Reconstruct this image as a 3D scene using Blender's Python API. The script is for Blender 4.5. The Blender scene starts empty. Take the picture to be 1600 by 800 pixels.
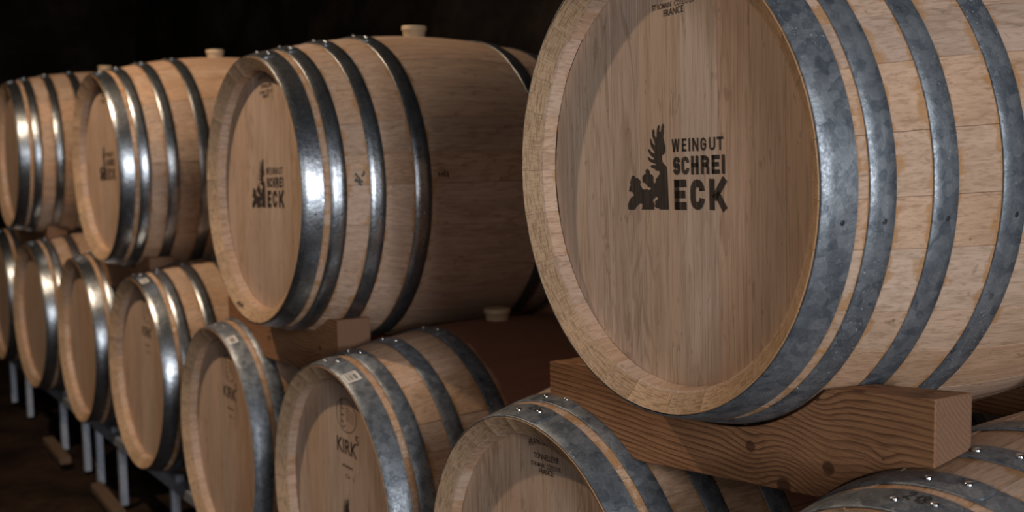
import bpy, bmesh, math, random
from mathutils import Vector, Matrix, noise
from mathutils.geometry import tessellate_polygon

random.seed(7)
scene = bpy.context.scene
C = scene.collection
PI = math.pi

# ------------------------------------------------------------------ camera
cam = bpy.data.cameras.new('camera')
cam.sensor_width = 36.0
cam.lens = 1946.44 / 1600 * 36.0
cam.clip_start = 0.02
cam.dof.use_dof = True
cam.dof.focus_distance = 1.68
cam.dof.aperture_fstop = 5.2
cam_o = bpy.data.objects.new('camera', cam)
C.objects.link(cam_o)
rv = Vector((0.52836249, 0.84884782, -0.01704255))
uv = Vector((-0.0804379, 0.07003106, 0.99429643))
fw = Vector((-0.84519987, 0.52397807, -0.10528133))
cam_o.matrix_world = Matrix(((rv.x, uv.x, -fw.x, 0), (rv.y, uv.y, -fw.y, 0), (rv.z, uv.z, -fw.z, 0), (0, 0, 0, 1)))
scene.camera = cam_o

# ------------------------------------------------------------------ light
world = bpy.data.worlds.new('world')
scene.world = world
world.use_nodes = True
world.node_tree.nodes['Background'].inputs[0].default_value = (0.9, 0.95, 1.0, 1)
world.node_tree.nodes['Background'].inputs[1].default_value = 0.0


def lamp(name, kind, loc, energy, color, size=0.1, target=None, shape='DISK', size_y=None, spot=None):
    d = bpy.data.lights.new(name, kind)
    d.energy = energy
    d.color = color
    if kind == 'AREA':
        d.shape = shape
        d.size = size
        if size_y:
            d.size_y = size_y
    else:
        d.shadow_soft_size = size
    o = bpy.data.objects.new(name, d)
    C.objects.link(o)
    o.location = loc
    if target is not None:
        o.rotation_euler = (Vector(target) - Vector(loc)).to_track_quat('-Z', 'Y').to_euler()
    return o


lamp('cellar_lamp', 'POINT', (-3.75, -0.07, 1.70), 118, (1.0, 0.74, 0.50), 0.035)
lamp('aisle_lamp', 'AREA', (3.0, 0.02, 0.10), 34, (0.88, 0.94, 1.0), 0.24, (-2.4, 0.9, -0.2))
lamp('doorway_daylight', 'AREA', (3.4, -0.30, 0.55), 78, (1.0, 0.96, 0.94), 0.9, (-1.6, 1.1, -0.3), 'RECTANGLE', 1.5)
lamp('aisle_fill', 'AREA', (0.5, -1.9, 0.7), 11, (1.0, 0.95, 0.92), 1.6, (-1.9, 1.2, -0.4), 'RECTANGLE', 1.4)  # added soft fill behind the camera, lifts the nearest barrel head

scene.view_settings.view_transform = 'Standard'
scene.view_settings.look = 'None'
scene.view_settings.exposure = 0.40
scene.view_settings.gamma = 1.0
scene.view_settings.use_curve_mapping = False


# ------------------------------------------------------------------ helpers
def tag(o, label=None, cat=None, group=None, kind=None):
    if label: o['label'] = label
    if cat: o['category'] = cat
    if group: o['group'] = group
    if kind: o['kind'] = kind
    return o


def link(name, me, parent=None, loc=None, rot=None):
    o = bpy.data.objects.new(name, me)
    C.objects.link(o)
    if parent: o.parent = parent
    if loc is not None: o.location = loc
    if rot is not None: o.rotation_euler = rot
    return o


def mesh(name, vs, fs, mats, midx=None, smooth=True, sharp=35):
    me = bpy.data.meshes.new(name)
    me.from_pydata(vs, [], fs)
    for m in (mats if isinstance(mats, (list, tuple)) else [mats]):
        me.materials.append(m)
    if midx:
        me.polygons.foreach_set('material_index', midx)
    me.update()
    bm = bmesh.new(); bm.from_mesh(me)
    bmesh.ops.recalc_face_normals(bm, faces=bm.faces)
    bm.to_mesh(me); bm.free()
    if smooth:
        me.polygons.foreach_set('use_smooth', [True] * len(me.polygons))
        me.set_sharp_from_angle(angle=math.radians(sharp))
    return me


def flat_mesh(name, vs, fs, mat):
    me = bpy.data.meshes.new(name)
    me.from_pydata(vs, [], fs)
    me.materials.append(mat)
    me.update()
    return me


# ------------------------------------------------------------------ materials
class NT:
    def __init__(s, name):
        s.m = bpy.data.materials.new(name)
        s.m.use_nodes = True
        s.t = s.m.node_tree
        s.b = s.t.nodes['Principled BSDF']

    def n(s, typ, **kw):
        nd = s.t.nodes.new(typ)
        ins = kw.pop('ins', {})
        for k, v in kw.items(): setattr(nd, k, v)
        for k, v in ins.items(): s.put(nd.inputs[k], v)
        return nd

    def put(s, sock, v):
        if hasattr(v, 'is_output'):
            s.t.links.new(v, sock)
        else:
            sock.default_value = v

    def math(s, op, a, b=None, c=None, clamp=False):
        nd = s.t.nodes.new('ShaderNodeMath'); nd.operation = op; nd.use_clamp = clamp
        s.put(nd.inputs[0], a)
        if b is not None: s.put(nd.inputs[1], b)
        if c is not None: s.put(nd.inputs[2], c)
        return nd.outputs[0]

    def mapr(s, v, a, b, c=0.0, d=1.0, smooth=False):
        nd = s.t.nodes.new('ShaderNodeMapRange')
        if smooth: nd.interpolation_type = 'SMOOTHSTEP'
        s.put(nd.inputs[0], v)
        for i, x in enumerate((a, b, c, d)): s.put(nd.inputs[i + 1], x)
        return nd.outputs[0]

    def mix(s, f, a, b, mode='MIX'):
        nd = s.t.nodes.new('ShaderNodeMix'); nd.data_type = 'RGBA'; nd.blend_type = mode
        s.put(nd.inputs[0], f); s.put(nd.inputs[6], a); s.put(nd.inputs[7], b)
        return nd.outputs[2]

    def noise(s, vec, scale, detail=2, rough=0.5, dist=0.0):
        nd = s.t.nodes.new('ShaderNodeTexNoise')
        s.put(nd.inputs['Vector'], vec)
        nd.inputs['Scale'].default_value = scale
        nd.inputs['Detail'].default_value = detail
        nd.inputs['Roughness'].default_value = rough
        nd.inputs['Distortion'].default_value = dist
        return nd.outputs['Fac']

    def vmul(s, vec, v):
        nd = s.t.nodes.new('ShaderNodeVectorMath'); nd.operation = 'MULTIPLY'
        s.put(nd.inputs[0], vec); nd.inputs[1].default_value = v
        return nd.outputs[0]

    def vadd(s, vec, v):
        nd = s.t.nodes.new('ShaderNodeVectorMath'); nd.operation = 'ADD'
        s.put(nd.inputs[0], vec); s.put(nd.inputs[1], v)
        return nd.outputs[0]

    def coords(s, spread=23.0):
        tc = s.t.nodes.new('ShaderNodeTexCoord')
        oi = s.t.nodes.new('ShaderNodeObjectInfo')
        s.rnd = oi.outputs['Random']
        cm = s.t.nodes.new('ShaderNodeCombineXYZ')
        for i, k in enumerate((1.0, 1.7, 0.6)):
            s.put(cm.inputs[i], s.math('MULTIPLY', s.rnd, spread * k))
        s.obj = tc.outputs['Object']
        s.vec = s.vadd(s.obj, cm.outputs[0])
        sp = s.t.nodes.new('ShaderNodeSeparateXYZ')
        s.put(sp.inputs[0], s.obj)
        s.x, s.y, s.z = sp.outputs
        return s.vec

    def bump(s, h, strength=0.3, dist=0.001):
        nd = s.t.nodes.new('ShaderNodeBump')
        nd.inputs['Strength'].default_value = strength
        nd.inputs['Distance'].default_value = dist
        s.put(nd.inputs['Height'], h)
        s.put(s.b.inputs['Normal'], nd.outputs[0])


BL = 0.8562          # barrel length
RB = 0.36505         # bilge radius
RC = 0.3045          # radius at the chime
HOOPS = [(0.001, 0.0455), (0.060, 0.0935), (0.143, 0.177), (0.243, 0.280)]


def rr(y):
    return RB - (RB - RC) * ((y - BL / 2) / (BL / 2)) ** 2


def oak(name, axis, base, dark, pale, fine=0.5, figure=0.45, stains=False, wine=0.0, tint=0.09, rough=0.62):
    k = NT(name); v = k.coords()
    st = [1.0, 1.0, 1.0]; st[axis] = 0.035
    st2 = [1.0, 1.0, 1.0]; st2[axis] = 0.16
    st3 = [1.0, 1.0, 1.0]; st3[axis] = 0.3
    g1 = k.noise(k.vmul(v, st), 330, 3, 0.65)
    g2 = k.noise(k.vmul(v, st), 95, 3, 0.6)
    fg = k.noise(k.vmul(v, st2), 16, 3, 0.55, 0.6)
    rings = k.math('SINE', k.math('MULTIPLY', fg, 55.0))
    rings = k.mapr(rings, 0.35, 1.0, 0, 1, True)
    fmask = k.mapr(k.noise(k.vmul(v, st2), 9, 1), 0.46, 0.62, 0, 1, True)
    fleck = k.mapr(k.noise(k.vmul(v, st3), 75, 2, 0.5, 1.2), 0.64, 0.70, 0, 1, True)
    big = k.noise(v, 6, 2)
    c = k.mix(k.mapr(big, 0.3, 0.7), base, pale)
    c = k.mix(k.math('MULTIPLY', k.mapr(g2, 0.42, 0.72), 0.75 * fine), c, dark)
    c = k.mix(k.math('MULTIPLY', k.mapr(g1, 0.48, 0.66), fine), c, dark)
    c = k.mix(k.math('MULTIPLY', k.math('MULTIPLY', rings, fmask), figure), c, dark)
    c = k.mix(k.math('MULTIPLY', fleck, 0.40), c, dark)
    # one tone per plank
    hs = k.n('ShaderNodeHueSaturation', ins={'Color': c,
        'Hue': k.mapr(k.math('FRACT', k.math('MULTIPLY', k.rnd, 7.13)), 0, 1, 0.498, 0.503),
        'Saturation': k.mapr(k.math('FRACT', k.math('MULTIPLY', k.rnd, 3.77)), 0, 1, 0.85, 1.1),
        'Value': k.mapr(k.rnd, 0, 1, 1 - tint, 1 + tint * 0.35)})
    c = hs.outputs[0]
    if stains:
        # tannin and rust bleeding out from under the hoop edges
        d = None
        for a, b in HOOPS:
            for e in (a, b):
                for yy in (e, BL - e):
                    q = k.math('ABSOLUTE', k.math('SUBTRACT', k.y, yy))
                    d = q if d is None else k.math('MINIMUM', d, q)
        nn = k.noise(k.vmul(v, (1, 0.8, 1)), 26, 4, 0.65)
        w = k.mapr(nn, 0.48, 0.70, 0.0016, 0.021)
        mk = k.math('SUBTRACT', 1.0, k.math('DIVIDE', d, w), clamp=True)
        c = k.mix(k.math('MULTIPLY', k.mapr(mk, 0, 0.55), 0.62), c, (0.36, 0.17, 0.045, 1))
        spots = k.mapr(k.noise(v, 55, 2), 0.74, 0.78)
        c = k.mix(k.math('MULTIPLY', spots, 0.5), c, (0.12, 0.07, 0.04, 1))
    if wine > 0:
        dy = k.math('ABSOLUTE', k.math('SUBTRACT', k.y, BL / 2))
        mk = k.mapr(k.math('ADD', dy, k.math('MULTIPLY', k.math('SUBTRACT', k.noise(v, 9, 3), 0.5), 0.03)), 0.138, 0.152, 1, 0)
        c = k.mix(k.math('MULTIPLY', mk, wine), c, (0.22, 0.092, 0.060, 1))
    k.put(k.b.inputs['Base Color'], c)
    k.b.inputs['Roughness'].default_value = rough
    k.b.inputs['Specular IOR Level'].default_value = 0.3
    k.bump(k.math('ADD', k.math('MULTIPLY', g1, 0.6), k.math('MULTIPLY', g2, 0.6)), 0.45, 0.0012)
    return k.m


OAK_BASE = (0.51, 0.342, 0.240, 1)
OAK_DARK = (0.20, 0.115, 0.062, 1)
OAK_PALE = (0.60, 0.415, 0.300, 1)
M_STAVE = oak('oak_stave', 1, OAK_BASE, OAK_DARK, OAK_PALE, 0.42, 0.30, stains=True)
M_STAVE_WINE = oak('oak_stave_wine_stained', 1, OAK_BASE, OAK_DARK, OAK_PALE, 0.42, 0.30, stains=True, wine=0.9)
M_HEAD = oak('oak_head', 2, (0.56, 0.388, 0.280, 1), (0.25, 0.15, 0.092, 1), (0.63, 0.450, 0.335, 1), 0.42, 0.42, tint=0.09)


def end_grain():
    k = NT('oak_end_grain'); v = k.coords()
    r = k.math('SQRT', k.math('ADD', k.math('MULTIPLY', k.x, k.x), k.math('MULTIPLY', k.z, k.z)))
    th = k.math('ARCTAN2', k.x, k.z)
    cm = k.n('ShaderNodeCombineXYZ', ins={0: k.math('MULTIPLY', r, 1.0), 1: k.math('ADD', k.math('MULTIPLY', th, 0.30), k.math('MULTIPLY', k.rnd, 9))})
    p = cm.outputs[0]
    ln = k.noise(k.vmul(p, (1, 0.08, 1)), 520, 2, 0.6, 0.4)
    ra = k.noise(k.vmul(p, (0.12, 1, 1)), 480, 2, 0.6)
    c = k.mix(k.noise(v, 9, 2), (0.54, 0.365, 0.225, 1), (0.63, 0.44, 0.29, 1))
    c = k.mix(k.math('MULTIPLY', k.mapr(ln, 0.48, 0.62), 0.70), c, (0.27, 0.16, 0.088, 1))
    c = k.mix(k.math('MULTIPLY', k.mapr(ra, 0.50, 0.64), 0.55), c, (0.30, 0.185, 0.10, 1))
    hs = k.n('ShaderNodeHueSaturation', ins={'Color': c, 'Value': k.mapr(k.rnd, 0, 1, 0.80, 1.0)})
    k.put(k.b.inputs['Base Color'], hs.outputs[0])
    k.b.inputs['Roughness'].default_value = 0.75
    k.b.inputs['Specular IOR Level'].default_value = 0.2
    k.bump(k.math('ADD', ln, ra), 0.4, 0.0012)
    return k.m


M_END = end_grain()


def steel(name, base, dark, rough=0.42, metal=0.9, spots=0.5):
    k = NT(name); v = k.coords()
    a = k.noise(v, 22, 6, 0.72)
    sp = k.noise(v, 240, 3, 0.7)
    vo = k.n('ShaderNodeTexVoronoi', ins={'Vector': v, 'Scale': 85.0})
    c = k.mix(k.mapr(a, 0.35, 0.66), dark, base)
    c = k.mix(k.math('MULTIPLY', k.mapr(sp, 0.38, 0.62), 0.65), c, dark)
    sv = k.n('ShaderNodeSeparateColor', ins={0: vo.outputs['Color']})
    c = k.mix(k.math('MULTIPLY', sv.outputs[0], 0.22), c, (0.62, 0.67, 0.72, 1))
    fl = k.mapr(k.noise(v, 290, 3, 0.6, 0.3), 0.64, 0.70)
    flm = k.mapr(k.noise(v, 7, 1), 0.42, 0.58)
    f = k.math('MULTIPLY', k.math('MULTIPLY', fl, flm), spots)
    c = k.mix(f, c, (0.72, 0.78, 0.84, 1))
    k.put(k.b.inputs['Base Color'], c)
    k.put(k.b.inputs['Roughness'], k.math('ADD', k.mapr(sp, 0.3, 0.7, rough - 0.07, rough + 0.10), k.math('MULTIPLY', f, 0.2)))
    k.put(k.b.inputs['Metallic'], metal)
    k.bump(k.math('ADD', k.math('MULTIPLY', a, 3.0), k.math('MULTIPLY', sp, 0.25)), 0.28, 0.0015)
    return k.m


M_HOOP = steel('galvanised_steel', (0.46, 0.50, 0.55, 1), (0.22, 0.25, 0.29, 1), 0.29, 0.95, 0.3)
M_HOOP_DULL = steel('weathered_galvanised_steel', (0.27, 0.30, 0.335, 1), (0.070, 0.088, 0.115, 1), 0.46, 0.60, 0.8)
M_RIVET = steel('bright_steel', (0.75, 0.76, 0.78, 1), (0.6, 0.6, 0.62, 1), 0.22, 1.0, 0.0)
M_RACK = steel('rack_steel', (0.40, 0.44, 0.52, 1), (0.28, 0.31, 0.38, 1), 0.55, 0.5, 0.2)


def plain(name, col, rough=0.8, metal=0.0, var=0.0, scale=30):
    k = NT(name); v = k.coords()
    if var:
        c = k.mix(k.noise(v, scale, 3), tuple(x * (1 - var) for x in col[:3]) + (1,), tuple(min(1, x * (1 + var)) for x in col[:3]) + (1,))
        k.put(k.b.inputs['Base Color'], c)
    else:
        k.b.inputs['Base Color'].default_value = col
    k.b.inputs['Roughness'].default_value = rough
    k.b.inputs['Metallic'].default_value = metal
    return k.m


def burned():
    k = NT('burned_brand'); v = k.coords()
    g = k.noise(k.vmul(v, (1, 1, 0.035)), 420, 3, 0.6)
    c = k.mix(k.math('MULTIPLY', k.mapr(g, 0.48, 0.72), 0.75), (0.022, 0.016, 0.014, 1), (0.13, 0.085, 0.055, 1))
    k.put(k.b.inputs['Base Color'], c)
    k.b.inputs['Roughness'].default_value = 0.7
    k.bump(g, 0.5, 0.001)
    return k.m


M_BRAND = burned()
M_BRAND_FAINT = plain('faint_brand', (0.10, 0.055, 0.03, 1), 0.8, 0, 0.3, 200)
M_INK = plain('black_ink', (0.012, 0.012, 0.013, 1), 0.5)
M_PAPER = plain('sticker_paper', (0.72, 0.68, 0.63, 1), 0.6, 0, 0.06, 60)
M_OLD = plain('old_grey_wood', (0.11, 0.068, 0.042, 1), 0.85, 0, 0.4, 40)
M_BUNG = plain('silicone_bung', (0.50, 0.38, 0.25, 1), 0.55, 0, 0.08, 40)


def pine(name, knots):
    k = NT(name); v = k.coords()
    fld = k.z
    warp = k.noise(k.vmul(v, (0.35, 0.6, 1)), 6, 2, 0.5)
    fld = k.math('ADD', fld, k.math('MULTIPLY', warp, 0.030))
    km = None
    for (kx, kz, amp, sig, rad) in knots:
        dx = k.math('SUBTRACT', k.x, kx); dz = k.math('SUBTRACT', k.z, kz)
        d2 = k.math('ADD', k.math('MULTIPLY', dx, dx), k.math('MULTIPLY', k.math('MULTIPLY', dz, dz), 1.4))
        g = k.math('EXPONENT', k.math('MULTIPLY', d2, -1.0 / (sig * sig)))
        fld = k.math('ADD', fld, k.math('MULTIPLY', g, amp))
        q = k.mapr(k.math('SQRT', d2), rad * 0.75, rad * 1.15, 1, 0, True)
        km = q if km is None else k.math('MAXIMUM', km, q)
    # growth rings: sharp dark latewood on one side of each band
    ph = k.math('FRACT', k.math('ADD', k.math('MULTIPLY', fld, 122.0), k.math('MULTIPLY', k.noise(k.vmul(v, (0.12, 1, 1)), 60, 3), 1.1)))
    late = k.mapr(ph, 0.45, 0.95, 0, 1)
    late = k.math('MULTIPLY', late, k.mapr(ph, 0.95, 1.0, 1, 0))
    fine = k.noise(k.vmul(v, (0.03, 1, 1)), 500, 3, 0.6)
    c = k.mix(k.noise(v, 8, 3), (0.300, 0.140, 0.064, 1), (0.41, 0.215, 0.110, 1))
    c = k.mix(k.math('MULTIPLY', late, k.mapr(k.noise(v, 11, 3), 0.35, 0.6, 0.35, 0.85)), c, (0.075, 0.028, 0.013, 1))
    c = k.mix(k.math('MULTIPLY', k.mapr(fine, 0.46, 0.66), 0.6), c, (0.12, 0.05, 0.025, 1))
    if km is not None:
        c = k.mix(k.math('MULTIPLY', km, 0.8), c, (0.07, 0.028, 0.015, 1))
    k.put(k.b.inputs['Base Color'], c)
    k.b.inputs['Roughness'].default_value = 0.65
    k.b.inputs['Specular IOR Level'].default_value = 0.3
    k.bump(k.math('ADD', k.math('MULTIPLY', late, -0.6), fine), 0.5, 0.0014)
    return k.m


M_PINE_KNOT = pine('pine_beam_knotty', [(0.088, -0.347, 0.013, 0.038, 0.0095), (0.225, -0.345, 0.016, 0.045, 0.0105), (0.150, -0.385, -0.018, 0.045, 0.013), (0.205, -0.262, 0.020, 0.035, 0.005), (0.31, -0.315, 0.010, 0.02, 0.002)])
M_PINE = pine('pine_beam', [(-0.2, -0.38, 0.022, 0.045, 0.009), (0.12, -0.36, -0.02, 0.04, 0.007)])


def pine_end():
    k = NT('pine_end_grain'); v = k.coords()
    dy = k.math('SUBTRACT', k.y, 0.30); dz = k.math('ADD', k.z, 0.10)
    d = k.math('SQRT', k.math('ADD', k.math('MULTIPLY', dy, dy), k.math('MULTIPLY', dz, dz)))
    ph = k.math('FRACT', k.math('ADD', k.math('MULTIPLY', d, 190.0), k.noise(v, 40, 2)))
    f = k.noise(v, 300, 2)
    c = k.mix(k.math('MULTIPLY', k.mapr(ph, 0.4, 1.0), 0.5), (0.20, 0.108, 0.062, 1), (0.09, 0.043, 0.024, 1))
    c = k.mix(k.math('MULTIPLY', k.mapr(f, 0.45, 0.7), 0.4), c, (0.14, 0.07, 0.04, 1))
    k.put(k.b.inputs['Base Color'], c)
    k.b.inputs['Roughness'].default_value = 0.8
    k.bump(k.math('ADD', ph, f), 0.5, 0.001)
    return k.m


M_PINE_END = pine_end()


def rocky(name, c1, c2, scale, bd):
    k = NT(name)
    tc = k.n('ShaderNodeTexCoord'); v = tc.outputs['Object']
    a = k.noise(v, scale, 6, 0.65); b = k.noise(v, scale * 6, 5, 0.7)
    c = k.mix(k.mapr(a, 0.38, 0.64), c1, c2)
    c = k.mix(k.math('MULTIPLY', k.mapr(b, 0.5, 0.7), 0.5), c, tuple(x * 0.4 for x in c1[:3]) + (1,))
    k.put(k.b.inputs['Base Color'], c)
    k.b.inputs['Roughness'].default_value = 0.95
    k.b.inputs['Specular IOR Level'].default_value = 0.1
    k.bump(k.math('ADD', a, k.math('MULTIPLY', b, 0.4)), 0.8, bd)
    return k.m


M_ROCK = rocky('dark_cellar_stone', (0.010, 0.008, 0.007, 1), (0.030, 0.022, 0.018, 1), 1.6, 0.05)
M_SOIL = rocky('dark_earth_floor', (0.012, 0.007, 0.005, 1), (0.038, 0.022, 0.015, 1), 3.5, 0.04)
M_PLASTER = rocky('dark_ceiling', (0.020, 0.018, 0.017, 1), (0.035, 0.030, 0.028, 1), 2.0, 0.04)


# ------------------------------------------------------------------ the cellar
FLOOR_Z = -1.36
X0, X1, Y0, Y1, ZT = -13.0, 4.5, -3.4, 3.6, 2.5


def rough_sheet(name, origin, u, v, nu, nv, amp, freq, mat, seed=0.0, thick=0.15):
    """a stone surface with real relief, closed at the back"""
    o = Vector(origin); u = Vector(u); v = Vector(v); n = u.cross(v).normalized()
    vs, fs = [], []
    for j in range(nv + 1):
        for i in range(nu + 1):
            p = o + u * (i / nu) + v * (j / nv)
            h = noise.fractal(p * freq + Vector((seed, 0, 0)), 0.9, 2.1, 4)
            vs.append(p + n * h * amp)
    W = nu + 1
    for j in range(nv):
        for i in range(nu):
            fs.append((j * W + i, j * W + i + 1, (j + 1) * W + i + 1, (j + 1) * W + i))
    k = len(vs)
    for c in ((0, 0), (1, 0), (1, 1), (0, 1)):
        vs.append(o + u * c[0] + v * c[1] - n * (thick + amp))
    fs.append((k + 3, k + 2, k + 1, k))
    fs.append(tuple([k, k + 1] + [i for i in range(nu, -1, -1)]))
    fs.append(tuple([k + 2, k + 3] + [nv * W + i for i in range(0, nu + 1)]))
    fs.append(tuple([k + 3, k] + [j * W for j in range(0, nv + 1)]))
    fs.append(tuple([k + 1, k + 2] + [j * W + nu for j in range(nv, -1, -1)]))
    me = mesh(name, vs, fs, mat, smooth=True, sharp=60)
    return tag(link(name, me), kind='structure')


LX, LY, LZ = X1 - X0, Y1 - Y0, ZT - FLOOR_Z
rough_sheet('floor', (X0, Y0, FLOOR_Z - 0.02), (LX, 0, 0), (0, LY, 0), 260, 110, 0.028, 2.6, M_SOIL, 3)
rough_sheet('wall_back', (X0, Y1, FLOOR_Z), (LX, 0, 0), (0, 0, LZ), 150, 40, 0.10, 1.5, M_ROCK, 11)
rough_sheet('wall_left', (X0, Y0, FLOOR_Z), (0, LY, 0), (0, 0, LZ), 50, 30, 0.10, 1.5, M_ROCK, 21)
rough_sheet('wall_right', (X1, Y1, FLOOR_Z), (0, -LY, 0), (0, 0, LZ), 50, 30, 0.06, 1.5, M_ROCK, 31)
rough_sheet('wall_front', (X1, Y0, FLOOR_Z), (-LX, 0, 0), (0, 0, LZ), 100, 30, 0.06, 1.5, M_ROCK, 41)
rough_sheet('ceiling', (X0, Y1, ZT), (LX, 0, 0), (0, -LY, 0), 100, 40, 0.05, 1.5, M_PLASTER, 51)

# ------------------------------------------------------------------ barrel pieces (shared meshes)
NST = 28
wd = [random.uniform(0.75, 1.3) for _ in range(NST)]
sw = sum(wd); ang = [0.0]
for w_ in wd: ang.append(ang[-1] + w_ / sw * 2 * PI)


def stave_mesh(mat, a0, a1):
    e = 0.0006
    A = [(a0 + e, -0.0006), (a0 + 3.2 * e, -0.0001), (a0 * 2 / 3 + a1 / 3, 0), (a0 / 3 + a1 * 2 / 3, 0), (a1 - 3.2 * e, -0.0001), (a1 - e, -0.0006)]
    ys = [0.0, 0.004, 0.03, 0.06, 0.1, 0.15, 0.2, 0.26, 0.32, 0.375]
    ys = ys + [BL / 2] + [BL - y for y in reversed(ys)]
    jit = random.uniform(-0.0006, 0.0006)
    outer = [(y, rr(y) - (0.0012 if y in (0.0, BL) else 0)) for y in ys]
    inn = [(0.017, 0.2785), (0.019, 0.2755), (0.0385, 0.2725), (0.042, 0.2770), (0.07, 0.292), (0.2, 0.322)]
    inner = [(BL - y, r) for y, r in inn] + [(BL / 2, RB - 0.028)] + [(y, r) for y, r in reversed(inn)]
    prof = outer + inner
    N = len(prof); vs = []; fs = []; mi = []
    for a, dr in A:
        for i, (y, r) in enumerate(prof):
            q = r + jit + (dr if i < len(outer) else 0)
            vs.append((math.sin(a) * q, y, math.cos(a) * q))
    for j in range(len(A) - 1):
        for i in range(N):
            i2 = (i + 1) % N
            fs.append((j * N + i, (j + 1) * N + i, (j + 1) * N + i2, j * N + i2))
            mi.append(1 if i in (N - 1, len(outer) - 1) else 0)
    fs.append(tuple(range(N))); mi.append(0)
    fs.append(tuple((len(A) - 1) * N + i for i in reversed(range(N)))); mi.append(0)
    return mesh('stave', vs, fs, [mat, M_END], mi, sharp=40)


st_state = random.getstate()
STAVES = [stave_mesh(M_STAVE, ang[i], ang[i + 1]) for i in range(NST)]
STAVES_WINE = []
for me in STAVES:
    m2 = me.copy(); m2.materials[0] = M_STAVE_WINE; STAVES_WINE.append(m2)

HEAD_Y = 0.040
HR = 0.2735
cuts = [-HR, -0.189, -0.128, -0.066, 0.022, 0.094, 0.152, 0.212, HR]


def head_plank_mesh(x0, x1, k):
    g = 0.00022; x0 += g; x1 -= g
    n = 8
    xs = [x0 + (x1 - x0) * i / n for i in range(n + 1)]
    f = lambda x: math.sqrt(max(HR * HR - x * x, 1e-6))
    loop = [(x, -f(x)) for x in xs] + [(x, f(x)) for x in reversed(xs)]
    N = len(loop); vs = []
    yo = HEAD_Y
    cx = (x0 + x1) / 2
    for dy, ins in ((0.0, 0.00012), (0.00012, 0.0), (0.022, 0.0)):
        for x, z in loop:
            vs.append((x + (ins if x < cx else -ins), yo + dy, z * (1 - ins)))
    fs = [tuple(range(N)), tuple(2 * N + i for i in reversed(range(N)))]
    for r in range(2):
        for i in range(N):
            j = (i + 1) % N
            fs.append((r * N + i, r * N + j, (r + 1) * N + j, (r + 1) * N + i))
    return mesh('head_plank', vs, fs, M_HEAD, smooth=False)


HEADS = [head_plank_mesh(cuts[i], cuts[i + 1], i) for i in range(len(cuts) - 1)]


def hoop_mesh(y0, y1):
    t = 0.0021; b = 0.0005
    prof = [(y0, 0.0002), (y0, t - b), (y0 + b, t), (y0 + 0.35 * (y1 - y0), t + 0.0002), (y0 + 0.65 * (y1 - y0), t + 0.0002), (y1 - b, t), (y1, t - b), (y1, 0.0002)]
    S = 120; N = len(prof); vs = []; fs = []
    for s in range(S):
        a = 2 * PI * s / S
        for y, d in prof:
            q = rr(y) + d
            vs.append((math.sin(a) * q, y, math.cos(a) * q))
    for s in range(S):
        s2 = (s + 1) % S
        for i in range(N):
            j = (i + 1) % N
            fs.append((s * N + i, s2 * N + i, s2 * N + j, s * N + j))
    return mesh('hoop', vs, fs, M_HOOP, sharp=50)


def lap_mesh(y0, y1):
    """the riveted overlap of a hoop, with its rounded tongue"""
    a0, a1 = math.radians(-13), math.radians(7.5)
    S = 22; vs = []; fs = []; M = 5
    rad = (y1 - y0) * 0.5; L = (a1 - a0) * RC
    for s in range(S + 1):
        f = 1 - (1 - s / S) ** 1.6
        a = a0 + (a1 - a0) * f
        dist = (1 - f) * L
        ins = 0.001
        if dist < rad * 0.6:
            q = 1 - dist / (rad * 0.6)
            ins += rad * (1 - math.sqrt(max(0.0, 1 - q ** 2.4))) * 0.62
        h = 0.0022 + 0.0019 * min(1, s / 5)
        for i in range(M + 1):
            y = (y0 + ins) + (y1 - y0 - 2 * ins) * i / M
            e = -0.0005 if i in (0, M) else 0
            q = rr(y) + h + e
            vs.append((math.sin(a) * q, y, math.cos(a) * q))
    W = M + 1; K = len(vs)
    for s in range(S + 1):
        for i in range(M + 1):
            v = Vector(vs[s * W + i]); n = Vector((v.x, 0, v.z)).normalized()
            vs.append(tuple(v - n * 0.0022))
    for s in range(S):
        for i in range(M):
            fs.append((s * W + i, s * W + i + 1, (s + 1) * W + i + 1, (s + 1) * W + i))
            fs.append((K + s * W + i, K + (s + 1) * W + i, K + (s + 1) * W + i + 1, K + s * W + i + 1))
        for i in (0, M):
            fs.append((s * W + i, (s + 1) * W + i, K + (s + 1) * W + i, K + s * W + i))
    for s in (0, S):
        for i in range(M):
            fs.append((s * W + i, s * W + i + 1, K + s * W + i + 1, K + s * W + i))
    return mesh('hoop_lap', vs, fs, M_HOOP, sharp=50)


def rivet_mesh(r=0.0052, h=0.0034, mat=None):
    S = 14; prof = [(r * 1.0, -0.001), (r, 0.0006), (r * 0.92, h * 0.5), (r * 0.68, h * 0.82), (r * 0.35, h * 0.97)]
    vs = []; fs = []
    for s in range(S):
        a = 2 * PI * s / S
        for q, z in prof: vs.append((math.cos(a) * q, math.sin(a) * q, z))
    N = len(prof)
    for s in range(S):
        s2 = (s + 1) % S
        for i in range(N - 1):
            fs.append((s * N + i, s2 * N + i, s2 * N + i + 1, s * N + i + 1))
    vs.append((0, 0, h)); k = len(vs) - 1
    for s in range(S): fs.append((s * N + N - 1, ((s + 1) % S) * N + N - 1, k))
    fs.append(tuple(s * N for s in reversed(range(S))))
    return mesh('rivet', vs, fs, mat or M_RIVET, sharp=60)


RIVET = rivet_mesh()
NAIL = rivet_mesh(0.0034, 0.0012, M_HOOP)
HOOPM = [hoop_mesh(a, b) for a, b in HOOPS]
LAPM = [lap_mesh(a, b) for a, b in HOOPS]
RHOOPM = [hoop_mesh(BL - b, BL - a) for a, b in HOOPS]


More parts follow.
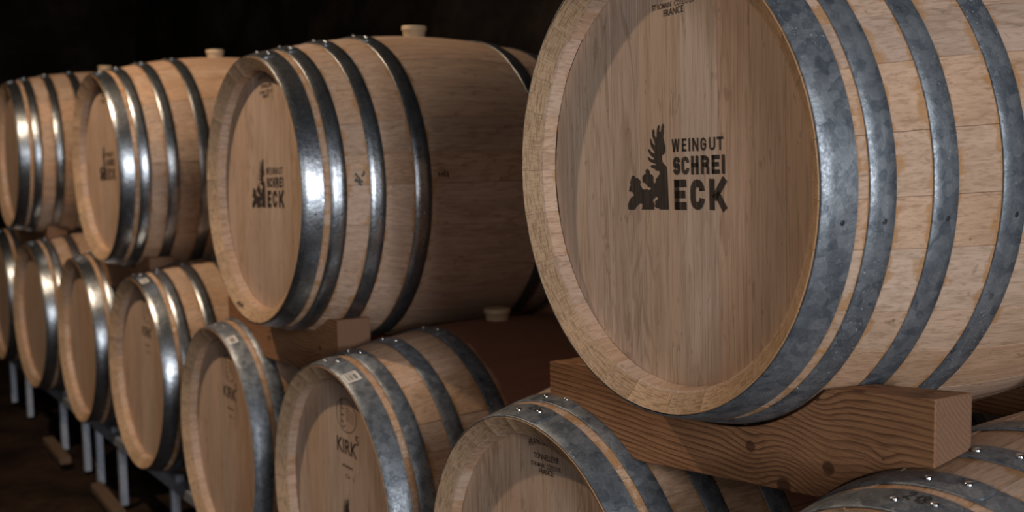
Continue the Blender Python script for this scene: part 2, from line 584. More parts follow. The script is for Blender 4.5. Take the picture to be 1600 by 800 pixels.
def bung_mesh():
    S = 28; prof = [(0.025, -0.012), (0.0265, 0.0), (0.0285, 0.014), (0.0305, 0.0155), (0.0305, 0.024), (0.029, 0.026), (0.018, 0.0265)]
    vs = []; fs = []; N = len(prof)
    for s in range(S):
        a = 2 * PI * s / S
        for q, z in prof: vs.append((math.cos(a) * q, math.sin(a) * q, z))
    for s in range(S):
        s2 = (s + 1) % S
        for i in range(N - 1):
            fs.append((s * N + i, s2 * N + i, s2 * N + i + 1, s * N + i + 1))
    fs.append(tuple(s * N + N - 1 for s in range(S)))
    fs.append(tuple(s * N for s in reversed(range(S))))
    return mesh('bung', vs, fs, M_BUNG, sharp=50)


BUNG = bung_mesh()


def dull(ms):
    out = []
    for m_ in ms:
        q = m_.copy(); q.materials[0] = M_HOOP_DULL; out.append(q)
    return out


HOOPM_D, LAPM_D = dull(HOOPM), dull(LAPM)


# ------------------------------------------------------------------ writing
def text_fit(body, quad, mat, bold=0.0, name='brand_text', y=HEAD_Y - 0.0004, arc=0.0):
    """flat lettering burned on the head; quad = (xl, zb, xr, zt, shear) in head coordinates"""
    cu = bpy.data.curves.new('t', 'FONT'); cu.body = body; cu.offset = bold; cu.resolution_u = 4
    to = bpy.data.objects.new('t', cu); C.objects.link(to)
    dg = bpy.context.evaluated_depsgraph_get(); dg.update()
    me = bpy.data.meshes.new_from_object(to.evaluated_get(dg))
    bpy.data.objects.remove(to); bpy.data.curves.remove(cu)
    me.name = name
    xs = [v.co.x for v in me.vertices]; ys = [v.co.y for v in me.vertices]
    ax, bx, ay, by = min(xs), max(xs), min(ys), max(ys)
    xl, zb, xr, zt, sh = quad
    for v in me.vertices:
        fx = (v.co.x - ax) / (bx - ax); fz = (v.co.y - ay) / (by - ay)
        v.co = (xl + (xr - xl) * fx, y, zb + (zt - zb) * fz + sh * fx - arc * 4 * (fx - 0.5) ** 2)
    me.materials.clear(); me.materials.append(mat)
    return me


GRIFFIN = [(-0.014,0.0728),(-0.0126,0.0703),(-0.0129,0.0619),(-0.014,0.0543),(-0.0118,0.0468),(-0.0102,0.0411),(-0.0109,0.0355),(-0.0138,0.0321),(-0.0177,0.032),(-0.0185,0.0269),(-0.0162,0.0212),(-0.012,0.0188),(-0.0085,0.0166),(-0.007,0.0072),(-0.0063,-0.0117),(-0.0054,-0.0402),(-0.0242,-0.0411),(-0.0248,-0.0392),(-0.0291,-0.0398),(-0.0334,-0.0386),(-0.0352,-0.0358),(-0.032,-0.0338),(-0.0351,-0.032),(-0.0325,-0.0292),(-0.0294,-0.0286),(-0.0274,-0.0243),(-0.0323,-0.0245),(-0.0381,-0.0282),(-0.0388,-0.0306),(-0.0357,-0.0339),(-0.0366,-0.0417),(-0.0638,-0.043),(-0.062,-0.0381),(-0.0625,-0.0342),(-0.069,-0.0354),(-0.0756,-0.0397),(-0.0789,-0.0438),(-0.0937,-0.0445),(-0.0941,-0.0376),(-0.0916,-0.0325),(-0.0865,-0.0273),(-0.0799,-0.0241),(-0.0836,-0.0203),(-0.0878,-0.0185),(-0.0888,-0.0201),(-0.0914,-0.0186),(-0.0899,-0.0136),(-0.0875,-0.0106),(-0.0884,-0.0076),(-0.0862,-0.0026),(-0.0841,0.0023),(-0.0815,0.003),(-0.0773,0.0015),(-0.0758,-0.0008),(-0.071,-0.0006),(-0.0669,-0.0025),(-0.0651,-0.0059),(-0.0664,-0.0089),(-0.0634,-0.0127),(-0.0603,-0.0155),(-0.0555,-0.0157),(-0.0523,-0.0143),(-0.0477,-0.016),(-0.042,-0.0145),(-0.0444,-0.0121),(-0.0491,-0.0113),(-0.0531,-0.0085),(-0.0561,-0.0057),(-0.06,-0.0067),(-0.0608,-0.0019),(-0.0603,0.003),(-0.0558,0.005),(-0.0532,0.0061),(-0.0537,0.0099),(-0.0505,0.0127),(-0.0467,0.0116),(-0.0444,0.0082),(-0.0438,0.0053),(-0.0401,0.0054),(-0.0371,0.0026),(-0.0372,-0.0032),(-0.0364,-0.007),(-0.0317,-0.0049),(-0.0316,-0.0001),(-0.0284,0.0013),(-0.0259,0.0039),(-0.0228,0.0068),(-0.0245,0.0106),(-0.0312,0.0104),(-0.0336,0.0133),(-0.0389,0.0137),(-0.0428,0.0159),(-0.0409,0.0175),(-0.0356,0.018),(-0.031,0.0177),(-0.03,0.0191),(-0.0371,0.0209),(-0.0433,0.0221),(-0.0469,0.0251),(-0.0481,0.0284),(-0.0446,0.0278),(-0.0385,0.0252),(-0.0339,0.0253),(-0.0353,0.0276),(-0.0414,0.0304),(-0.046,0.0351),(-0.0474,0.039),(-0.0443,0.039),(-0.0403,0.0356),(-0.0351,0.0333),(-0.0327,0.0337),(-0.035,0.0372),(-0.0401,0.0419),(-0.0424,0.0476),(-0.0422,0.0534),(-0.0398,0.0524),(-0.0378,0.0476),(-0.0333,0.0438),(-0.032,0.0458),(-0.0349,0.0515),(-0.0375,0.0572),(-0.0373,0.062),(-0.035,0.0661),(-0.0326,0.0638),(-0.0328,0.0581),(-0.0305,0.0543),(-0.028,0.0553),(-0.0278,0.061),(-0.027,0.0657),(-0.0248,0.0699),(-0.0226,0.0714),(-0.0214,0.0685),(-0.0228,0.0638),(-0.0211,0.061),(-0.0192,0.0628),(-0.0178,0.0685),(-0.0159,0.0717)]


def griffin_mesh():
    pts = [Vector((x, z, 0)) for x, z in GRIFFIN]
    tris = tessellate_polygon([pts])
    return flat_mesh('brand_emblem', [(x, HEAD_Y - 0.0004, z) for x, z in GRIFFIN], [tuple(t) for t in tris], M_BRAND)


EMBLEM = griffin_mesh()


# block lettering of the estate's brand, drawn stroke by stroke
def glyph(ch, w, h, t):
    m = t / 2
    def arc(cx, cy, rx, ry, a0, a1, n=8):
        return [(cx + rx * math.cos(math.radians(a0 + (a1 - a0) * i / n)), cy + ry * math.sin(math.radians(a0 + (a1 - a0) * i / n))) for i in range(n + 1)]
    rx = w / 2 - m; ry = min(rx * 1.15, h * 0.24)
    if ch == 'E': return [[(m, 0), (m, h)], [(0, m), (w, m)], [(0, h - m), (w, h - m)], [(0, h * 0.51), (w * 0.90, h * 0.51)]]
    if ch == 'I': return [[(w / 2, 0), (w / 2, h)]]
    if ch == 'T': return [[(w / 2, 0), (w / 2, h)], [(0, h - m), (w, h - m)]]
    if ch == 'H': return [[(m, 0), (m, h)], [(w - m, 0), (w - m, h)], [(0, h * 0.5), (w, h * 0.5)]]
    if ch == 'N': return [[(m, 0), (m, h)], [(w - m, 0), (w - m, h)], [(m, h), (w - m, 0)]]
    if ch == 'W': return [[(m, h), (w * 0.28, 0)], [(w * 0.28, 0), (w * 0.5, h)], [(w * 0.5, h), (w * 0.72, 0)], [(w * 0.72, 0), (w - m, h)]]
    if ch == 'K': return [[(m, 0), (m, h)], [(t * 0.9, h * 0.36), (w - m, h)], [(w * 0.40, h * 0.56), (w - m, 0)]]
    if ch == 'U': return [[(m, h), (m, m + ry)] + arc(w / 2, m + ry, rx, ry, 180, 360) + [(w - m, h)]]
    if ch == 'C': return [[(w - m, h * 0.66), (w - m, h - m - ry)] + arc(w / 2, h - m - ry, rx, ry, 0, 180) + arc(w / 2, m + ry, rx, ry, 180, 360) + [(w - m, h * 0.36)]]
    if ch == 'G': return [[(w - m, h * 0.68), (w - m, h - m - ry)] + arc(w / 2, h - m - ry, rx, ry, 0, 180) + arc(w / 2, m + ry, rx, ry, 180, 360) + [(w - m, h * 0.50)], [(w * 0.5, h * 0.50), (w, h * 0.50)]]
    if ch == 'R':
        q = h * 0.24 - m * 0.5
        return [[(m, 0), (m, h)], [(m, h - m), (w * 0.5, h - m)] + arc(w - m - (w * 0.5 - m), h * 0.75 - m * 0.5, w * 0.5 - m, q, 90, -90) + [(m, h * 0.5)], [(w - m * 1.05, 0), (w - m * 1.05, h * 0.36), (w - t * 1.2, h * 0.50)]]
    if ch == 'S':
        q = (h - t) / 4
        return [[(w - m, h * 0.70)] + arc(w / 2, h - m - q, rx, q, 0, 180) + arc(w / 2, h / 2 + q * 0.25, rx, q * 0.55, 200, 250, 3)
                + arc(w / 2, h / 2 - q * 0.25, rx, q * 0.55, 70, 20, 3) + arc(w / 2, m + q, rx, q, 0, -180) + [(m, h * 0.30)]]


def block_text(letters, z0, h, t, shear, name):
    """letters = [(char, x0, x1)] in pixels of the measured drawing"""
    X = lambda p: 0.0024 + (p - 397) * (0.1022 / 363)
    strokes = []
    for ch, a, b in letters:
        x0, x1 = X(a), X(b)
        for st in glyph(ch, x1 - x0, h, t):
            strokes.append([(x0 + px, z0 + pz + shear * (x0 + px) / 0.1) for px, pz in st])
    return ribbon(name, strokes, t, M_BRAND, on_head)


def ribbon(name, strokes, width, mat, f, n=1):
    """flat pen strokes; f maps (u, v) to a 3-D point on the surface"""
    vs, fs = [], []
    for st in strokes:
        k = len(vs)
        for i, p in enumerate(st):
            a = Vector(st[max(i - 1, 0)]); b = Vector(st[min(i + 1, len(st) - 1)])
            d = (b - a).normalized() if (b - a).length > 0 else Vector((1, 0))
            nn = Vector((-d.y, d.x)) * width / 2
            vs.append(f(p[0] + nn.x, p[1] + nn.y)); vs.append(f(p[0] - nn.x, p[1] - nn.y))
        for i in range(len(st) - 1):
            fs.append((k + 2 * i, k + 2 * i + 1, k + 2 * i + 3, k + 2 * i + 2))
    return flat_mesh(name, vs, fs, mat)


on_head = lambda u, v: (u, HEAD_Y - 0.0004, v)
T_WEINGUT = block_text([('W', 399, 456), ('E', 474, 505), ('I', 520, 532), ('N', 547, 590), ('G', 604, 643), ('U', 662, 704), ('T', 714, 758)], 0.0357, 0.0165, 0.0030, 0.0035, 'brand_text')
T_SCHREI = block_text([('S', 407, 458), ('C', 468, 522), ('H', 536, 588), ('R', 604, 662), ('E', 678, 732), ('I', 744, 768)], 0.0054, 0.0238, 0.0056, 0.0043, 'brand_text')
T_ECK = block_text([('E', 412, 500), ('C', 528, 627), ('K', 660, 783)], -0.0400, 0.0394, 0.0100, 0.0043, 'brand_text')
CO = [('FRANCOIS FRERES', (-0.037, 0.259, 0.060, 0.270, 0.0), 0.006, 0.010),
      ('TONNELLERIE', (-0.0235, 0.2330, 0.047, 0.2425, 0.004), 0.010, 0.0),
      ('ST ROMAIN   C\u00d4TE D\u2019OR', (-0.032, 0.2195, 0.0525, 0.2285, 0.005), 0.008, 0.0),
      ('FRANCE', (-0.009, 0.2100, 0.031, 0.2190, 0.0035), 0.010, 0.0)]
COOPER = [text_fit(b, q, M_BRAND, bo, 'cooper_stamp', arc=a) for b, q, bo, a in CO]
# maker's marks of the other cooperage
T_KIRK = text_fit('KIRK', (-0.030, 0.116, 0.071, 0.148, 0.0), M_BRAND, 0.014)
T_KIRK5 = text_fit('5', (0.0655, 0.146, 0.0805, 0.166, 0.0), M_BRAND, 0.004)




def circ(cx, cz, a, b, n=40, t0=0, t1=2 * PI):
    return [(cx + a * math.cos(t0 + (t1 - t0) * i / n), cz + b * math.sin(t0 + (t1 - t0) * i / n)) for i in range(n + 1)]


SEAL = ribbon('round_stamp', [circ(0.022, 0.200, 0.050, 0.036)], 0.0016, M_BRAND, on_head)
SEAL_SIGN = ribbon('round_stamp_sign', [
    [(-0.006, 0.226), (-0.002, 0.230), (0.004, 0.228), (0.004, 0.222), (-0.004, 0.220)],
    [(-0.004, 0.226), (-0.004, 0.176)], [(-0.004, 0.213), (0.010, 0.213)], [(-0.004, 0.199), (0.010, 0.199)],
    [(-0.004, 0.186), (0.010, 0.184)], [(-0.004, 0.176), (0.004, 0.172), (0.014, 0.175), (0.016, 0.180)]], 0.0022, M_BRAND, on_head)
SEAL_FAINT = ribbon('round_stamp_feather', [
    [(0.020, 0.214 - 0.006 * i), (0.030, 0.217 - 0.006 * i), (0.046, 0.212 - 0.006 * i), (0.058, 0.206 - 0.005 * i)] for i in range(5)], 0.0014, M_BRAND_FAINT, on_head)
SMALL_LINES = ribbon('small_stamp', [
    [(-0.004 + 0.0052 * i, 0.088 + 0.002 * ((i * 7) % 3 - 1)), (-0.001 + 0.0052 * i, 0.0925), (0.0008 + 0.0052 * i, 0.087)] for i in range(10)] + [
    circ(0.018, 0.068, 0.006, 0.004, 10, 0.7, 5.6), circ(0.029, 0.068, 0.003, 0.003, 8), [(0.046, 0.072), (0.053, 0.071), (0.049, 0.063)]], 0.0018, M_BRAND_FAINT, on_head)


def on_hoop(th0, lift):
    def f(u, v):
        a = th0 + u / RC; q = rr(v) + lift
        return (math.sin(a) * q, v, math.cos(a) * q)
    return f


def shift(strokes, dx, dy, s=1.0):
    return [[(x * s + dx, y * s + dy) for x, y in st] for st in strokes]


D2 = [[(0.001, 0.012), (0.004, 0.0155), (0.008, 0.0150), (0.0085, 0.0115), (0.004, 0.006), (0.000, 0.0015), (-0.001, 0.0035), (0.002, 0.0045), (0.006, 0.0015), (0.010, 0.0005)]]
D1 = [[(0.001, 0.007), (0.006, 0.013), (0.0045, 0.000)]]
D8 = [[(0.008, 0.013), (0.005, 0.015), (0.0015, 0.013), (0.003, 0.009), (0.007, 0.005), (0.006, 0.001), (0.002, 0.000), (0.0, 0.003), (0.003, 0.007), (0.008, 0.011), (0.008, 0.014)]]
D5 = [[(0.008, 0.014), (0.002, 0.0135), (0.001, 0.008), (0.006, 0.008), (0.0075, 0.004), (0.005, 0.000), (0.000, 0.001)]]
NUM_218 = ribbon('hand_written_number', shift(D2, -0.026, 0.0235) + shift(D1, -0.014, 0.0235) + shift(D8, -0.006, 0.0225), 0.0026, M_INK, on_hoop(0, 0.0045))
NUM_215 = ribbon('hand_written_number', shift(D2, -0.018, 0.027) + shift(D1, -0.007, 0.027) + shift(D5, 0.001, 0.027), 0.0020, M_INK, on_hoop(0, 0.0045))
STAR = ribbon('pen_mark', [[(-0.010, 0.030), (0.004, 0.042)], [(-0.010, 0.041), (0.004, 0.031)], [(-0.003, 0.044), (-0.003, 0.028)], [(0.004, 0.042), (0.008, 0.036), (0.002, 0.034)]], 0.0016, M_INK, on_hoop(0, 0.0045))
SMUDGE = ribbon('ink_smudge', [[(-0.010, 0.112), (0.002, 0.122), (0.004, 0.116)], [(-0.004, 0.126), (-0.010, 0.132), (-0.014, 0.130)], [(0.004, 0.110), (0.006, 0.128)], [(0.010, 0.118), (0.013, 0.126)], [(0.000, 0.112), (0.010, 0.122)]], 0.0045, M_INK, on_hoop(math.radians(84), 0.0006))
TALLY = ribbon('ink_tally', [[(-0.004, 0.298), (0.004, 0.300)], [(-0.003, 0.306), (0.003, 0.307)], [(-0.006, 0.312), (0.005, 0.313)], [(-0.005, 0.319), (0.006, 0.320)]], 0.0035, M_INK, on_hoop(math.radians(83.5), 0.0006))
FOOT_MARK = ribbon('chime_scribble', [[(0.000, 0.0), (0.030, 0.004)], [(0.006, -0.004), (0.012, 0.006)], [(0.018, -0.003), (0.022, 0.008)], [(0.026, -0.002), (0.033, 0.008)]], 0.003, M_INK,
                   lambda u, v: (math.sin(math.radians(197) + u / 0.29) * (0.291 + v), 0.008 - v * 0.62 - 0.0006, math.cos(math.radians(197) + u / 0.29) * (0.291 + v)))


def sticker(th, yc, w, h, code=True):
    """returns (paper mesh, printed code mesh)"""
    def patch(u0, u1, v0, v1, lift, n=4):
        vs, fs = [], []
        f = on_hoop(math.radians(th), lift)
        for j in range(2):
            for i in range(n + 1): vs.append(f(u0 + (u1 - u0) * i / n, (v0, v1)[j]))
        for i in range(n): fs.append((i, i + 1, n + 2 + i, n + 1 + i))
        return vs, fs
    v, f = patch(-w / 2, w / 2, yc - h / 2, yc + h / 2, 0.0027)
    paper = flat_mesh('sticker', v, f, M_PAPER)
    V, F = [], []
    bars = [(-0.28, -0.22), (-0.17, -0.15), (-0.10, -0.02), (0.03, 0.06), (0.10, 0.13), (0.16, 0.28)] if code else [(-0.2, 0.25)]
    for a, b in bars:
        v, f = patch(-w * 0.20, w * 0.34, yc + a * h * 1.1, yc + b * h * 1.1, 0.0029)
        F += [tuple(i + len(V) for i in q) for q in f]; V += v
    for i in range(5):
        v, f = patch(-w * 0.38, -w * 0.28, yc + (-0.34 + 0.13 * i) * h, yc + (-0.27 + 0.13 * i) * h, 0.0029)
        F += [tuple(i_ + len(V) for i_ in q) for q in f]; V += v
    return paper, flat_mesh('printed_code', V, F, plain('print_grey', (0.09, 0.09, 0.10, 1), 0.6) if code else plain('print_blot', (0.30, 0.24, 0.24, 1), 0.7))


# ------------------------------------------------------------------ barrels
G_BAR = 'oak wine barrels stacked in two rows'


def barrel(pos, a, t, label, spin=0.0, wine=False, brand=None, laps=0.0, nails=False, extra=None, worn=False):
    x, y, z = pos
    ax = Vector((-math.sin(a) * math.cos(t), math.cos(a) * math.cos(t), math.sin(t)))
    s = Vector((math.cos(a), math.sin(a), 0)); u = s.cross(ax)
    base = Vector(pos) + ax * (BL / 2) - u * RB
    root = bpy.data.objects.new('wine_barrel', None)
    root.empty_display_size = 0.1
    C.objects.link(root); root.location = base; root.rotation_euler = (t, 0, a)
    tag(root, label, 'barrel', G_BAR)
    off = (0, -BL / 2, RB)
    for me in (STAVES_WINE if wine else STAVES):
        link('stave', me, root, off, (0, spin, 0))
    for me in HEADS:
        link('head_plank', me, root, off)
    back = link('rear_head', REAR, root, off)
    for i in range(4):
        h = link('hoop', (HOOPM_D if worn else HOOPM)[i], root, off)
        lp = link('hoop_lap', (LAPM_D if worn else LAPM)[i], h, None, (0, laps, 0))
        y0, y1 = HOOPS[i]
        w = y1 - y0
        for dth, fy in ((-6.0, 0.42), (2.3, 0.62)):
            yy = y0 + w * fy; th = math.radians(dth) + laps
            q = rr(yy) + 0.0040
            link('rivet', RIVET, h, (math.sin(th) * q, yy, math.cos(th) * q), (0, th, 0))
        if nails:
            yy = y0 + w * 0.6; th = math.radians(97); q = rr(yy) + 0.0021
            link('nail', NAIL, h, (math.sin(th) * q, yy, math.cos(th) * q), (0, th, 0))
        link('hoop', RHOOPM[i], root, off)
    tag(link('bung', BUNG, root, (0, 0, 2 * RB)), 'pale bung standing in the top of the barrel')
    if brand == 'estate':
        for me in (EMBLEM, T_WEINGUT, T_SCHREI, T_ECK): link(me.name.split('.')[0], me, root, off)
        for me in COOPER: link('cooper_stamp', me, root, off)
    if brand == 'cooper':
        for me in COOPER: link('cooper_stamp', me, root, off)
    if brand == 'kirk':
        for me in (T_KIRK, T_KIRK5, SEAL, SEAL_SIGN, SEAL_FAINT, SMALL_LINES): link(me.name.split('.')[0], me, root, off)
        # the estate's emblem lower down on the head; only its wing tip is in view
        if STAR in (extra or []): link('brand_emblem', EMBLEM, root, (0.036, -BL / 2, RB - 0.053))
    for me in (extra or []):
        link(me.name.split('.')[0], me, root, off)
    return root


def rear_mesh():
    S = 48; vs = []; fs = []
    for yy in (BL - HEAD_Y, BL - HEAD_Y - 0.02):
        for s in range(S): vs.append((math.sin(2 * PI * s / S) * HR, yy, math.cos(2 * PI * s / S) * HR))
    fs.append(tuple(range(S))); fs.append(tuple(S + i for i in reversed(range(S))))
    for s in range(S): fs.append((s, (s + 1) % S, S + (s + 1) % S, S + s))
    return mesh('rear_head', vs, fs, M_HEAD, sharp=30)


REAR = rear_mesh()
P218, P218b = sticker(18.0, 0.0215, 0.036, 0.031)
PL5, PL5b = sticker(21.5, 0.020, 0.034, 0.024, False)
PL6, PL6b = sticker(14.0, 0.021, 0.034, 0.024)

BAR = {
 'T0': ((-1.27749, 0.99908, -0.07612), -0.00638, 0.01875),
 'T1': ((-2.74404, 0.99696, -0.14177), 0.00190, -0.01599),
 'T2': ((-4.22103, 1.00301, -0.12249), 0.00144, 0.00726),
 'T3': ((-5.69462, 0.98535, -0.09691), -0.02355, -0.01857),
 'LR': ((-0.85, 1.0, -0.715), 0.0, 0.0),
 'LA': ((-1.62451, 1.01943, -0.76663), 0.01146, 0.00919),
 'LK': ((-2.39502, 1.01368, -0.80392), -0.00391, -0.00082),
 'L5': ((-3.18966, 1.03388, -0.83035), -0.00781, -0.00224),
 'L6': ((-3.97214, 1.03442, -0.77111), 0.00885, -0.01223),
 'L7': ((-4.76844, 1.03134, -0.77588), -0.00621, -0.00395),
 'L8': ((-5.56231, 1.01590, -0.77911), 0.02076, -0.00196),
 'L9': ((-6.355, 1.02, -0.779), 0.0, 0.0),
}
LAB = {
 'T0': 'largest and nearest oak barrel of the top row, black winery brand facing the camera',
 'T1': 'second oak barrel of the top row, full side in view, glinting wide front hoop',
 'T2': 'third oak barrel of the top row, slightly blurred, bright white glint on its front hoop',
 'T3': 'farthest top-row oak barrel, blurred and cut by the left edge of the photo',
 'LR': 'bottom-row oak barrel with 218 handwritten on its hoop, in the lower right corner',
 'LA': 'bottom-row oak barrel with black cooper stamp, tucked under the largest barrel',
 'LK': 'bottom-row oak barrel branded KIRK with a white barcode sticker on its front hoop',
 'L5': 'bottom-row oak barrel with faint brand, just left of the barcode-stickered KIRK barrel',
 'L6': 'blurred bottom-row oak barrel whose whole head shows, lower left of the second top barrel',
 'L7': 'narrow blurred bottom-row oak barrel directly beneath the third top barrel',
 'L8': 'second bottom-row oak barrel from the left edge, orange and white glints on its hoop',
 'L9': 'leftmost bottom-row oak barrel, only its glinting hoop side showing at the photo edge',
}
ARGS = {
 'T0': dict(worn=True, spin=0.30, brand='estate', nails=True, laps=math.radians(10)),
 'T1': dict(spin=1.10, brand='estate', nails=True, laps=math.radians(9), extra=[SMUDGE, TALLY, FOOT_MARK]),
 'T2': dict(spin=2.0, brand='estate', nails=True, wine=False, laps=math.radians(3)),
 'T3': dict(spin=2.7, laps=math.radians(2)),
 'LR': dict(worn=True, spin=0.8, brand='cooper', extra=[NUM_218]),
 'LA': dict(worn=True, spin=1.7, brand='cooper', wine=True, extra=[NUM_215]),
 'LK': dict(worn=True, spin=2.4, brand='kirk', wine=True, extra=[STAR, P218, P218b]),
 'L5': dict(worn=True, spin=3.0, brand='kirk', laps=math.radians(3), extra=[PL5, PL5b]),
 'L6': dict(spin=3.9, brand='kirk', extra=[PL6, PL6b]),
 'L7': dict(spin=4.4), 'L8': dict(spin=5.2), 'L9': dict(spin=5.9),
}
for k_ in BAR:
    p_, a_, t_ = BAR[k_]
    barrel(p_, a_, t_, LAB[k_], **ARGS[k_])


# ------------------------------------------------------------------ wooden chocks between the rows
def chock(top, left, right, s0, s1, zt, zb, slope, ya, yb, label, mat, group=None):
    """cradle beam cut to fit the barrel above and the two below; s, z are relative to the upper barrel"""
    tx, ty, tz = BAR[top][0]
    lows = [BAR[k][0] if isinstance(k, str) else k for k in (left, right)]

    def cols(y):
        R = rr(y - ty) + 0.0028 if True else 0
        def ft(s):
            l = zt + slope * s
            return min(l, -math.sqrt(max(R * R - s * s, 0)) - 0.0) if abs(s) < R else l
        def fb(s):
            b = zb + slope * s
            for lx, ly, lz in lows:
                Rl = rr(y - ly) + 0.0028; d = s - (lx - tx)
                if abs(d) < Rl: b = max(b, (lz - tz) + math.sqrt(Rl * Rl - d * d))
            return b
        return ft, fb
    N = 76
    ss = [s0 + (s1 - s0) * i / N for i in range(N + 1)]
    vs = []
    for y in (ya, yb):
        ft, fb = cols(y)
        for s in ss:
            b = fb(s); t_ = max(ft(s), b + 0.004)
            vs.append((s, y - ty, t_)); vs.append((s, y - ty, b))
    W = 2 * (N + 1); fs = []; mi = []
    for i in range(N):
        a = 2 * i
        fs += [(a, a + 1, a + 3, a + 2), (W + a, W + a + 2, W + a + 3, W + a + 1), (a, a + 2, W + a + 2, W + a), (a + 1, W + a + 1, W + a + 3, a + 3)]
        mi += [0] * 4
    fs += [(0, W, W + 1, 1), (2 * N, 2 * N + 1, W + 2 * N + 1, W + 2 * N)]; mi += [1, 1]
    me = mesh('barrel_cradle', vs, fs, [mat, M_PINE_END], mi, sharp=35)
    o = link('barrel_cradle', me, None, (tx, ty, tz))
    tag(o, label, 'beam', group or 'wooden cradle beams between the barrel rows')
    # soften the sawn edges a little
    b = o.modifiers.new('bevel', 'BEVEL'); b.width = 0.0016; b.segments = 2; b.limit_method = 'ANGLE'; b.angle_limit = math.radians(40)
    return o


chock('T0', 'LA', 'LR', -0.384, 0.382, -0.2695, -0.406, 0.098, 1.098, 1.160, 'knotty reddish wooden cradle beam under the front of the largest barrel', M_PINE_KNOT)
chock('T1', 'L5', 'LK', -0.50, 0.224, -0.291, -0.427, 0.033, 1.105, 1.185, 'wooden cradle beam under the front of the second top barrel, above the KIRK barrel', M_PINE)
chock('T2', 'L7', 'L6', -0.50, 0.235, -0.286, -0.425, 0.004, 1.105, 1.185, 'blurred wooden cradle beam under the front of the third top barrel', M_PINE)
chock('T3', 'L9', 'L8', -0.60, 0.18, -0.292, -0.45, 0.0, 1.105, 1.185, 'far blurred wooden cradle beam under the leftmost top barrel', M_PINE)
chock('T0', 'LA', 'LR', -0.384, 0.382, -0.2695, -0.406, 0.098, 1.700, 1.762, 'shadowed wooden cradle beam under the rear of the largest barrel', M_PINE)
chock('T1', 'L5', 'LK', -0.50, 0.224, -0.291, -0.427, 0.033, 1.700, 1.770, 'shadowed wooden cradle beam under the rear of the second top barrel', M_PINE)
chock('T2', 'L7', 'L6', -0.50, 0.235, -0.286, -0.425, 0.004, 1.700, 1.770, 'shadowed wooden cradle beam under the rear of the third top barrel', M_PINE)
chock('T3', 'L9', 'L8', -0.60, 0.18, -0.292, -0.45, 0.0, 1.700, 1.770, 'shadowed wooden cradle beam under the rear of the leftmost top barrel', M_PINE)


# ------------------------------------------------------------------ steel racks under the bottom row
def box_mesh(name, p0, p1, w, h, mat, bev=0.003):
    """square tube between two points"""
    a = Vector(p0); b = Vector(p1); d = (b - a).normalized()
    up = Vector((0, 0, 1)) if abs(d.z) < 0.9 else Vector((0, 1, 0))
    s = d.cross(up).normalized(); u = s.cross(d)
    vs = []
    ring = []
    for i, j in ((-1, -1), (1, -1), (1, 1), (-1, 1)):
        ring.append((i * (w / 2 - bev), j * h / 2)); ring.append((i * w / 2, j * (h / 2 - bev)))
    ring.sort(key=lambda q: math.atan2(q[1] / h, q[0] / w))
    for p in (a, b):
        for q in ring: vs.append(tuple(p + s * q[0] + u * q[1]))
    n = len(ring); fs = [tuple(range(n)), tuple(n + i for i in reversed(range(n)))]
    for i in range(n): fs.append((i, (i + 1) % n, n + (i + 1) % n, n + i))
    return mesh(name, vs, fs, mat, sharp=30)


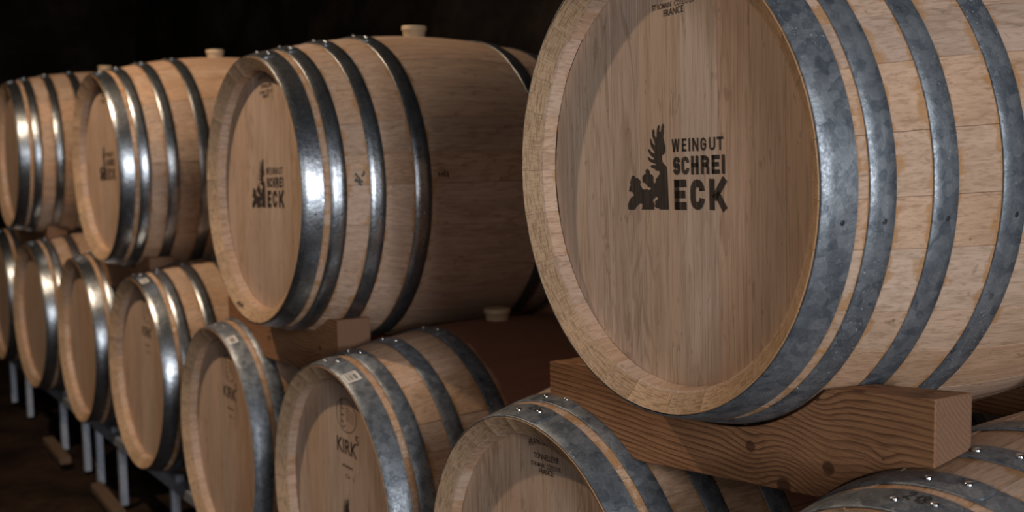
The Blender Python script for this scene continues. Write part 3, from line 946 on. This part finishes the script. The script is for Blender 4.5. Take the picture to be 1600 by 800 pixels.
def rack(lk, rk, xl, xr, label, mids):
    (ax_, ay_, az_) = BAR[lk][0]; (bx_, by_, bz_) = BAR[rk][0]
    zl = lambda x, dy: (az_ + (bz_ - az_) * (x - ax_) / (bx_ - ax_)) - rr(dy) - 0.0045
    root = bpy.data.objects.new('barrel_rack', None); C.objects.link(root)
    cx = (xl + xr) / 2; root.location = (cx, 1.45, FLOOR_Z)
    tag(root, label, 'rack', 'steel racks carrying the bottom row')
    W = lambda x, y, z: (x - cx, y - 1.45, z - FLOOR_Z)
    H = 0.036
    for yy in (1.125, 1.775):
        dy = 0.100
        z0, z1 = zl(xl, dy), zl(xr, dy)
        link('rail', box_mesh('rail', W(xl, yy, z0 - H / 2), W(xr, yy, z1 - H / 2), 0.04, H, M_RACK), root)
        for x in [xl + 0.02] + [m_ - 0.025 for m_ in mids] + [xr - 0.025]:
            link('leg', box_mesh('leg', W(x, yy, FLOOR_Z - 0.005), W(x, yy, zl(x, dy) - H - 0.0005), 0.028, 0.028, M_RACK), root)
    for x in (xl + 0.05, xr - 0.05):
        link('cross_rail', box_mesh('cross_rail', W(x, 1.146, zl(x, 0.1) - H / 2 - 0.01), W(x, 1.754, zl(x, 0.1) - H / 2 - 0.01), 0.036, 0.036, M_RACK), root)
    # small steel horns that hold each barrel from rolling
    for (bx, by, bz) in (BAR[lk][0], BAR[rk][0]):
        for yy in (1.125, 1.775):
            for sgn in (-1, 1):
                xx = bx + sgn * 0.135
                if not (xl < xx < xr): continue
                R = rr(0.1) + 0.012
                ztop = bz - math.sqrt(R * R - 0.135 ** 2)
                link('horn', box_mesh('horn', W(xx, yy, zl(xx, 0.1)), W(xx, yy, ztop), 0.03, 0.03, M_RACK), root)
    return root


rack('LA', 'LR', -1.85, -0.42, 'steel rack carrying the cooper-stamped barrel and the barrel numbered 218', [-1.1])
rack('L5', 'LK', -3.46, -1.98, 'grey steel rack carrying the KIRK barrel and its left neighbour', [-2.68])
rack('L7', 'L6', -4.905, -3.53, 'grey steel rack with legs showing below the whole round barrel head', [-4.52, -3.87])
rack('L9', 'L8', -6.675, -5.075, 'far grey steel rack with legs showing at the left edge of the photo', [-6.23, -5.485])


# rough wooden strips lying on the earth along the rack feet
for (xa, ya_, xb, yb_, lab) in ((-4.74, 1.075, -4.34, 1.055, 'rough wooden strip lying on the earth by the nearest visible rack legs'),
                             (-5.60, 1.075, -5.20, 1.060, 'rough wooden strip lying on the earth by the farther rack legs')):
    me = box_mesh('wooden_strip', (0, 0, 0.012), (xb - xa, yb_ - ya_, 0.012), 0.045, 0.03, M_OLD)
    tag(link('wooden_strip', me, None, (xa, ya_, FLOOR_Z + 0.012)), lab, 'board')
